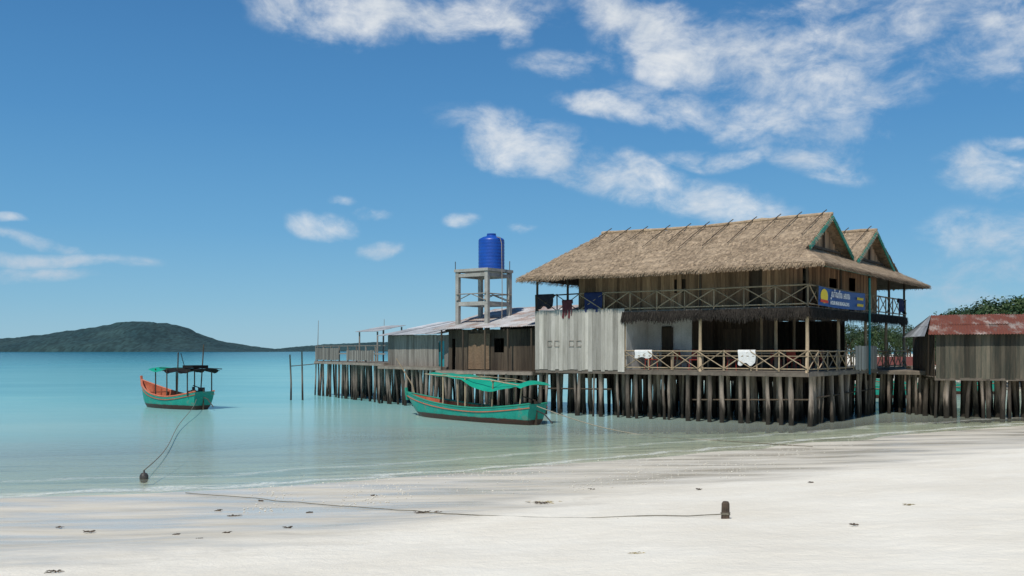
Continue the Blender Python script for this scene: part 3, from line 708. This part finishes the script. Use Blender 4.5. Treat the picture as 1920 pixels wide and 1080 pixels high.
# ------------------------------------------------------------ right shack
sh3=empty('tin_roof_shack',(18.75,42.6,0),-.21,"weathered plank shack with rusty corrugated roof on stilts near the beach","shack"); L3=9
deck('floor',0,L3,0,5,1.85,.14,sh3,FLOORW)
mb=MB(); mb.planks((.05,.0),(L3,.0),1.75,3.75,.2,.03,.06); mb.obj('front_wall',GREENP,sh3)
mb=MB(); mb.planks((.02,4.8),(.02,0),1.8,3.75,.2,.03,.05); mb.obj('side_wall',DARKW,sh3)
mb=MB(); corr(mb,(-.35,-.4,3.68),(L3,-.4,3.72),(.35,2.4,4.62),(L3,2.4,4.66),.85); corr(mb,(.35,2.4,4.62),(L3,2.4,4.66),(0,5.2,3.7),(L3,5.2,3.7),.85); r3=mb.obj('roof',RUST,sh3)
mb=MB(); corr(mb,(-.5,4.9,3.62),(-.5,-.35,3.62),(.36,2.45,4.6),(.34,2.38,4.6),.8,per=.13); mb.obj('roof_sheet',OLDTIN,r3)
make_stilts(sh3,[(x,y) for y in (.1,1.2,2.4,3.6,4.9) for x in np.arange(.1,L3,.45)],1.7,rr=(.06,.12))
wk=empty('walkway',hw(.05,9.7,0),A,"low wooden walkway linking the restaurant and the shack","walkway")
deck('floor',0,2.6,0,5.3,2.05,.14,wk,FLOORW)
make_stilts(wk,[(x,y) for y in np.arange(.2,5.3,.5) for x in (.5,1.2,1.8,2.4)],1.9)

# ------------------------------------------------------------ boats
HULLG=mat('hull_green',(.010,.23,.17),(.017,.30,.225),2.5,.5,.1,tone=(.9,1.1),
  extra=lambda t,c,tc,a,b:(lambda z: t.mix(t.sstep(t.m('ADD',z,t.m('MULTIPLY_ADD',a,.08,-.04)),.24,.20),t.mix(t.sstep(t.noise(tc,2.4,6,.7),.54,.7),c,(.16,.20,.15)),t.ramp(b,[(.3,(.035,.018,.014)),(.7,(.09,.035,.025))])))((lambda s:(t.l(tc,s.inputs[0]),s.outputs[2])[1])(t.n('ShaderNodeSeparateXYZ'))))
HULLR=mat('hull_inside_red',(.42,.10,.05),(.55,.17,.09),4,.6,.2,tone=(.8,1.1))
TARPG=mat('green_tarp',(.0,.25,.155),(.01,.34,.21),2,.55,.15,tone=(.9,1.1))
ENG=mat('engine_metal',(.03,.03,.03),(.08,.07,.06),8,.5,.2)
def boat(loc,yaw,L,B_,zs,label,bow=.46,rail=TEAL,group='wooden boats moored off the beach'):
    e=empty('boat',loc,yaw,label,'boat',group)
    N=34
    def b(t): 
        v=min(1,.62+1.3*t) if t<.3 else 1
        if t>.4: v*=max(0,1-((t-.4)/.6)**2.3)
        return B_/2*v
    def s(t): return zs*(.58+(.28*((.35-t)/.35)**1.8 if t<.35 else 0)+(bow*((t-.35)/.65)**2.0 if t>.35 else 0))
    def k(t): 
        v=-.28+(.20*((.25-t)/.25)**2 if t<.25 else 0)
        if t>.72: v+= ((t-.72)/.28)**2*(s(1)+.2)
        return v
    def sec(t,off=0,kz=0):
        x=t*L; bb=max(b(t)-off,.005); zz=s(t); kk=min(k(t)+kz,zz-.02)
        rake=-.28*(1-min(1,t/.12)) 
        pts=[(bb,zz),(bb*.97,zz*.62+kk*.38),(bb*.86,zz*.3+kk*.7),(bb*.55,kk+.05 if not off else kk+.01),(0.0,kk)]
        out=[(x+rake*z_,y_,z_) for (y_,z_) in pts]; 
        return out+[(p[0],-p[1],p[2]) for p in reversed(out[:-1])]
    mb=MB(); mb.grid([sec(i/N) for i in range(N+1)],tone=.5)
    a=sec(0); i0=len(mb.v); mb.v+=a; mb.f.append(tuple(range(i0,i0+len(a)))); mb.t.append(.4)
    hull=mb.obj('hull',HULLG,e,smooth=True)
    mb=MB(); mb.grid([sec(.01+i/N*.97,.05,.16) for i in range(N+1)],tone=lambda a,b:.3+.5*((a*7)%3)/3)
    a=sec(.01,.05,.16); i0=len(mb.v); mb.v+=a; mb.f.append(tuple(range(i0,i0+len(a)))); mb.t.append(.4)
    mb.obj('inner_hull',HULLR,e)
    for sg in (1,-1):
        mb=MB(); pts=[]
        for i in range(N+1):
            t=i/N; pts.append(((sec(t)[0][0]),sg*(b(t)-.02),s(t)+.015))
        mb.tube(pts,.045,6,tone=.9); mb.obj('gunwale',rail,e)
        mb=MB(); mb.tube([(p[0],p[1]*1.02+sg*.02,p[2]-.16) for p in pts],.02,5); mb.obj('rub_rail',HULLR,e)
    for i in range(1,12):
        t=i/13+.03; bb=b(t)-.03
        if bb>.15:
            if i%3==0: mb=MB(); mb.box(t*L-.1,t*L+.1,-bb,bb,s(t)-.12,s(t)-.07); mb.obj('thwart',HULLR,e)
            else:
                for sg in (1,-1): mb=MB(); mb.beam((t*L,sg*bb*.98,s(t)-.02),(t*L,sg*bb*.84,s(t)*.3+k(t)*.7+.1),.05,.05); mb.obj('rib',HULLR,e)
    mb=MB(); mb.beam((L-.06,0,s(1)-.35),(L+.05,0,s(1)+.22),.09,.12); mb.obj('bow_post',rail,e)
    mb=MB(); z0=s(.1)-.15
    mb.box(.5,1.0,-.2,.2,z0-.05,z0+.3); mb.tube([(.75,0,z0+.3),(.75,0,z0+.5)],.07,10); mb.tube([(.6,.22,z0+.1),(.6,.3,z0+.1)],.17,14); mb.obj('engine',ENG,e)
    mb=MB(); mb.tube([(.5,0,z0+.15),(-.6,.05,z0-.1),(-1.1,.08,z0-.45)],.028,6); mb.obj('propeller_shaft',ENG,e)
    mb=MB(); mb.prism((-.16,-.02,-.3),(.16,0,0),(0,.04,0),(-.0,0,s(0)+.4)); mb.tube([(-.08,0,s(0)+.12),(.7,.05,s(0)+.28)],.025,6); mb.obj('rudder',DARKW,e)
    return e,b,s
yaw1=math.atan2(6.4,-5.9)
b1,bb1,ss1=boat((.9,38.6,0),yaw1,8.6,1.6,1.0,"green wooden fishing boat with drooping green tarp awning at anchor")
def addpoles(e,ps,mt=BAMB):
    for (x,y,z0,x2,z1) in ps:
        mb=MB(); mb.tube([(x,y,z0),(x2,y,z1)],.032,7); mb.obj('pole',mt,e)
addpoles(b1,[(.35,.5,.6,.2,1.62),(.35,-.5,.6,.2,1.62),(1.9,.62,.35,1.8,1.78),(1.9,-.62,.35,1.8,1.78),(3.5,.7,.35,3.5,1.88),(3.5,-.7,.35,3.5,1.88),(5.0,.7,.4,5.0,1.92),(5.0,-.7,.4,5.0,1.92),(4.0,.68,.4,4.05,1.9),(4.0,-.68,.4,4.05,1.9)])
mb=MB(); 
for y in (-.68,.68): mb.tube([(-.05,y*.8,1.55),(1.9,y,1.78),(6.3,y,1.95)],.025,6)
for x in (.2,1.8,3.5,5.0): mb.tube([(x,-.72,1.6+.07*x),(x,.72,1.6+.07*x)],.025,6)
mb.obj('canopy_frame',BAMB,b1)
def tarpz(x,y):
    z=np.interp(x,[-.35,.2,1.2,2.2,3.3,4.4,6.4],[1.48,1.78,1.70,1.62,1.78,1.92,1.98])
    z+= -.10*math.sin(math.pi*min(1,max(0,x/2)))*(1-abs(y)/.9)-.10*(abs(y)/.9)**2
    if x<3.6: z-= .26*max(0,(y)/.9)*math.sin(math.pi*min(1,max(0,(x+.35)/3.9)))**.8
    return z+.02*math.sin(x*5+y*3)
mb=MB(); P=[]
for i in range(50):
    x=-.1+6.45*i/49; wdt=.86 if x<4 else np.interp(x,[4,6.4],[.86,.6])
    P.append([(x,wdt*(j/12*2-1),float(tarpz(x,.9*(j/12*2-1)))+.03) for j in range(13)])
mb.grid(P,tone=lambda a,b:.5)
tq=mb.obj('tarp',TARPG,b1,smooth=True)
yaw2=math.radians(141)
b2,bb2,ss2=boat((-15.7,48.6,0),yaw2,5.7,1.8,1.08,"small green and red wooden boat with dark canopy at anchor",bow=.72,rail=HULLR)
addpoles(b2,[(.2,.7,.7,.2,2.05),(.2,-.7,.7,.2,2.05),(1.9,.8,.5,1.9,2.1),(1.9,-.8,.5,1.9,2.1),(1.2,.65,.6,1.1,2.9),(.9,-.5,.6,.6,3.3),(3.3,.6,.6,3.3,2.05),(3.3,-.6,.6,3.3,2.05)],DARKW)
mb=MB(); P=[[(-.3+2.5*i/14,.9*(j/8*2-1),2.10-.12*math.sin(math.pi*i/7)**2-.16*(j/8*2-1)**2+.03*math.sin(i*1.9+j)) for j in range(9)] for i in range(15)]; mb.grid(P,tone=.3)
mb.box(.2,1.1,-.5,.4,2.103,2.24,.2); mb.tube([(-.4,-.9,2.05),(2.4,-.9,2.1)],.025,6); mb.tube([(-.4,.9,2.05),(2.4,.9,2.1)],.025,6); mb.tube([(1.7,-.1,2.1),(1.9,0,2.85)],.02,6)
mb.obj('canopy',BLACKM,b2)
mb=MB(); P=[[(2.2+1.5*i/12,.8*(j/6*2-1),2.12-.14*math.sin(math.pi*i/12)-.10*(j/6*2-1)**2) for j in range(7)] for i in range(13)]; mb.grid(P,tone=.8); mb.obj('tarp',TARPG,b2,smooth=True)
mb=MB(); mb.tube([(.5,-.3,.6),(.5,-.3,1.1)],.17,10); mb.tube([(.3,.3,.6),(.3,.3,1.0)],.13,10); mb.obj('cabin_gear',ENG,b2)
b3,_,_=boat((27.5,60.5,0),math.radians(176),8.5,1.6,1.2,"long green boat moored in the shade behind the restaurant stilts")
b4,_,_=boat((33,66,0),math.radians(170),8.5,1.6,1.1,"long green boat moored in the shade behind the restaurant stilts")

# ------------------------------------------------------------ ropes, buoy, stump, debris
def rope(pts,r,label,name='rope'):
    mb=MB(); c=Vector(pts[0]); mb.tube([Vector(p)-c for p in pts],r,6,cap=False); return top(mb.obj(name,ROPE,None,c,smooth=True),label,'rope')
def bez(a,b,sag_,n=14): 
    a=Vector(a); b=Vector(b); return [a.lerp(b,i/n)+Vector((0,0,-sag_*math.sin(math.pi*i/n))) for i in range(n+1)]
buoy=hit(270,898); buoy.z=0
mb=MB(); prof=[(0,-.1),(.07,-.08),(.10,0),(.10,.07),(.07,.13),(.025,.15),(.025,.19),(0,.20)]
P=[[(r*math.cos(6.28318*j/14),r*math.sin(6.28318*j/14),z) for r,z in prof] for j in range(15)]; mb.grid(P,tone=.5)
top(mb.obj('buoy',ENG,None,buoy,smooth=True),"small dark mooring float in the shallows","buoy")
bp=Vector((-16.0,48.6,.55)); sg0=buoy+Vector((0,0,.17)); rp=[]
for i in range(25):
    q=i/24; v=sg0.lerp(bp,q); v.z=max(.03,sg0.z*(1-q)**3+.55*q**2.2+.03); v.x+=.08*math.sin(q*9); rp.append(v)
rope(rp,.013,"mooring rope from float to the small boat")
pa_=[hit(*p) for p in ((1352,966),(1290,970),(1160,973),(1030,974),(900,970),(780,961),(680,953),(560,944),(440,933),(330,925))]
pp=[]
for i in range(len(pa_)-1):
    for k in range(6):
        q=pa_[i].lerp(pa_[i+1],k/6); q.z=ground_z(q.x,q.y)+.025+mnoise.noise(q*2)*.012; q.y+=mnoise.noise(q)*.12; pp.append(q)
rope(pp,.008,"thin mooring rope lying across the sand to a stump")
rope(bez((.9,38.5,.8),(6.8,31.8,.02),.35),.02,"mooring rope running from green boat stern to shore")
rope([Vector((6.8+i*.5,31.8-i*.42,.02)) for i in range(6)],.016,"mooring rope lying in the shallows")
st=hit(1360,972); st.z=ground_z(st.x,st.y)
mb=MB(); mb.tube([(0,0,-.2),(0,0,0),(.0,0,.12),(.005,0,.22),(.005,0,.25)],[.066,.064,.060,.058,.04],12,jit=.05)
mb2=mb.obj('mooring_stump',DEBRIS,None,st); top(mb2,"short dark wooden mooring stump driven into the sand","stump")
mb=MB(); pts=[(.068*math.cos(a),.068*math.sin(a),.05+.02*a/6.28) for a in np.linspace(0,12.5,26)]; mb.tube(pts,.007,5); mb.obj('rope_loop',ROPE,mb2)
def debris(px,py,sz,kind):
    c=hit(px,py); mb=MB()
    for _ in range(int(18+40*sz)):
        a=U(0,6.28); r=abs(random.gauss(0,sz*.35)); b=Vector((r*math.cos(a),r*math.sin(a)*.4,U(0,.015))); l=U(.03,.11)*(.5+sz); d=Vector((math.cos(a+U(-1,1)),math.sin(a+U(-1,1)),U(-.1,.2)))*l
        if kind==0: mb.tube([b,b+d*.5+Vector((0,0,.006)),b+d],[.005,.006,.003],5)
        else: mb.quad(b,b+Vector((.03,.015,.01)),b+d+Vector((.02,0,0)),b+d)
    return mb,c
D2=mat('yellow_leaf_litter',(.25,.19,.08),(.42,.34,.17),10,.9,.3)
for (px,py,sz,k,l) in [(800,962,.36,0,"tangle of dark seaweed and twigs on wet sand"),(1015,942,.4,1,"clump of yellowed washed-up leaves on wet sand"),(1018,944,.3,0,"tangle of dark seaweed and twigs on wet sand"),(440,968,.17,0,"small dark seaweed tuft on wet sand"),(168,998,.13,0,"small dark seaweed tuft on wet sand"),(103,1073,.12,0,"dark driftwood bit on sand"),(1165,975,.13,0,"small dark twig knot beside the rope"),(1700,948,.15,1,"few dry leaves on white sand"),(410,958,.06,0,"tiny dark seaweed bit"),(378,1012,.06,0,"tiny dark seaweed bit"),(540,990,.07,0,"tiny dark seaweed bit"),(1190,1040,.09,1,"few dry leaves on white sand"),(490,940,.06,0,"tiny dark seaweed bit"),(1110,918,.07,0,"tiny dark seaweed bit"),(1520,905,.08,0,"tiny dark seaweed bit"),(700,930,.06,0,"tiny dark seaweed bit"),(580,962,.06,0,"tiny dark seaweed bit"),(110,990,.05,0,"tiny dark seaweed bit"),(1310,918,.06,0,"tiny dark seaweed bit"),(425,1000,.05,0,"tiny dark seaweed bit"),(330,1003,.05,0,"tiny dark seaweed bit"),(1600,985,.05,0,"tiny dark seaweed bit")]:
    mb,c=debris(px,py,sz,k); top(mb.obj('beach_debris',DEBRIS if k==0 else D2,None,c),l,'debris','washed-up debris on the beach')
mb=MB()
SHELL=mat('pale_pebble',(.55,.51,.42),(.78,.74,.64),10,.8,.2)
def blob(mb,c,r):
    i=len(mb.v); 
    for d in ((1,0,0),(0,1,0),(-1,0,0),(0,-1,0),(0,0,1),(0,0,-1)): mb.v.append((c[0]+d[0]*r*U(.7,1.3),c[1]+d[1]*r*U(.7,1.3),c[2]+d[2]*r*.7))
    for f in ((0,1,4),(1,2,4),(2,3,4),(3,0,4),(1,0,5),(2,1,5),(3,2,5),(0,3,5)): mb.f.append(tuple(i+q for q in f)); mb.t.append(.5)
cnt=0
while cnt<1000:
    t_=R(); px=450+1150*t_; py=U(-28,30)+np.interp(px,[450,700,1100,1600],[935,915,890,848])
    if mnoise.noise(Vector((px*.008,py*.02,0)))<-.05 and R()<.8: continue
    dx=(px-960)/F; D=H*F/(py-657); 
    for _ in range(3): D=(H-ground_z(dx*D,D))*F/(py-657)
    z=ground_z(dx*D,D); 
    if z<-.03: z=-.03
    blob(mb,(dx*D,D,z+.010),U(.008,.024)); cnt+=1
top(mb.obj('pebbles',SHELL),"scatter of pale shells and sand pellets on wet sand","pebbles",kind='stuff')

# ------------------------------------------------------------ hills
HILL=mat('forested_hill_hazed',(.014,.040,.045),(.030,.064,.062),.012,1,.0,tone=(.7,1.3),fine=.06)  # forest green shifted bluish; the distance haze is put into the base colour
def hill(prof,D,depth,name,label,seed):
    xs=[(p[0]-960)/F*D for p in prof]; hs=[max((657-p[1])/F*D,0)+0 for p in prof]
    n=320; mmm=50; mb=MB(); P=[]
    for i in range(n+1):
        x=xs[0]+(xs[-1]-xs[0])*i/n; h=float(np.interp(x,xs,hs)); row=[]
        for j in range(mmm+1):
            q=j/mmm; yy=D-depth*.5+depth*q; e=math.sin(math.pi*q)**.8 if 0<q<1 else 0
            nz=mnoise.fractal(Vector((x*.006,yy*.006,seed)),1.0,2.0,5)
            nt=mnoise.noise(Vector((x*.06,yy*.06,seed)))
            z=h*e*(1+.22*nz*(1-.7*(abs(q-.5)<.1)))+(3.0*nt if h>3 else 0)*e
            row.append((x,yy,max(z,0)-.5 if e==0 else max(z,.0)))
        P.append(row)
    mb.grid(P); o=mb.obj(name,HILL,None,smooth=False); top(o,label,"hill",kind='structure')
hill([(-500,650),(-300,640),(-120,628),(0,634),(60,631),(120,626),(180,618),(240,608),(275,604),(305,603),(335,609),(365,625),(400,637),(450,646),(500,652),(545,656),(560,657)],2200,700,'hill',"low forested island rising from the sea",3)
hill([(500,657),(560,650),(620,644),(680,641),(760,640),(900,643),(1000,650),(1150,652),(1300,655),(1400,657)],3400,700,'hill',"distant low wooded headland",9)

# ------------------------------------------------------------ trees
def leafmat():
    m,t=new_mat('tree_leaves'); at=t.n('ShaderNodeAttribute',attribute_name='tone').outputs['Fac']
    c=t.ramp(at,[(0,(.015,.036,.011)),(.5,(.035,.075,.020)),(1,(.08,.125,.034))])
    p=t.n('ShaderNodeBsdfPrincipled'); t.l(c,p.inputs['Base Color']); p.inputs['Roughness'].default_value=.6
    tl=t.n('ShaderNodeBsdfTranslucent'); t.l(c,tl.inputs[0]); mx=t.n('ShaderNodeMixShader'); mx.inputs[0].default_value=.25; t.l(p.outputs[0],mx.inputs[1]); t.l(tl.outputs[0],mx.inputs[2])
    o=t.n('ShaderNodeOutputMaterial'); t.l(mx.outputs[0],o.inputs[0]); return m
LEAF=leafmat()
BARK=mat('bark',(.07,.05,.035),(.14,.11,.08),4,.95,.6)
def tree(h,seed):
    random.seed(seed); e=empty('tree',(0,0,0),0,"leafy green tropical tree in the shore woodland","tree","trees of the shore woodland")
    mb=MB(); mb.tube([(0,0,-.5),(.1,.05,h*.25),(.0,.1,h*.5),(.15,0,h*.75)],[.24,.18,.13,.05],8,jit=.08)
    clumps=[]
    for k in range(22):
        a=U(0,6.28); q=U(.32,.95); rr=h*.42*math.sin(math.pi*min(.97,q*.85+.08))*U(.35,1); c=Vector((rr*math.cos(a),rr*math.sin(a),h*q)); clumps.append((c,U(.10,.17)*h))
        if k<10: mb.tube([(0.05,.05,h*U(.2,.55)),c*.6+Vector((0,0,c.z*.35)),c],[.08,.05,.02],5)
    k1=mb.obj('trunk',BARK,e,smooth=True)
    mb=MB()
    for c,r in clumps:
        base=U(.1,.6)
        for _ in range(160):
            d=Vector((random.gauss(0,1),random.gauss(0,1),random.gauss(0,.8))).normalized(); p=c+d*r*U(.55,1.08)
            n=(d+Vector((U(-.7,.7),U(-.7,.7),U(-.2,.9)))).normalized(); a=n.orthogonal().normalized(); b=n.cross(a); s=U(.09,.2)
            an=U(0,3); a2=a*math.cos(an)+b*math.sin(an); b2=n.cross(a2)
            mb.quad(p-a2*s,p-b2*s*.5,p+a2*s,p+b2*s*.5,min(1,max(0,base+U(-.2,.35))))
    k2=mb.obj('crown',LEAF,e); return e,[k1,k2]
trs=[tree(7.5,11),tree(6.5,23),tree(8.5,37)]
random.seed(99); first=[True]*3
spots=[]
for i in range(34):
    px=1775+i*12+U(-8,8); D=U(75,98); ty=np.interp(px,[1770,1800,1850,1920,2180],[592,575,564,554,544])+U(-3,12); spots.append((px,D,(657-ty)/F*D+H))
for i in range(24):
    px=1300+ i*18+U(-10,10); D=U(104,125); spots.append((px,D,U(5.0,6.6)))
for (px,D,h) in spots:
    i=random.randrange(3); e,ks=trs[i]; X=(px-960)/F*D; g=max(0,ground_z(X,D))-.2; loc=(X,D,g); sc=(h-g)/[7.5,6.5,8.5][i]/1.02
    if first[i]: e.location=loc; e.scale=(sc,)*3; first[i]=False
    else: copy_tree(e,ks,loc,U(0,6.28),sc)
hs_=empty('bungalow',(35.4,88,0),.1,"small red roofed bungalow among the shore trees","house")
gz=ground_z(35.4,88)
mb=MB(); mb.box(-2.5,2.5,-1.5,1.5,gz-.2,gz+1.6); mb.obj('wall',WHITEW,hs_)
mb=MB(); 
for sg in (-1,1): mb.quad((-3,sg*2.1,gz+1.5),(3,sg*2.1,gz+1.5),(3,0,gz+2.3),(-3,0,gz+2.3))
mb.obj('roof',REDROOF,hs_)
mb=MB(); mb.box(-.5,.4,-1.56,-1.502,gz,gz+1.4); mb.obj('door',DARKW,hs_)
mb=MB(); mb.box(1.0,1.8,-1.56,-1.502,gz+.6,gz+1.2); mb.obj('window',BLACKM,hs_)
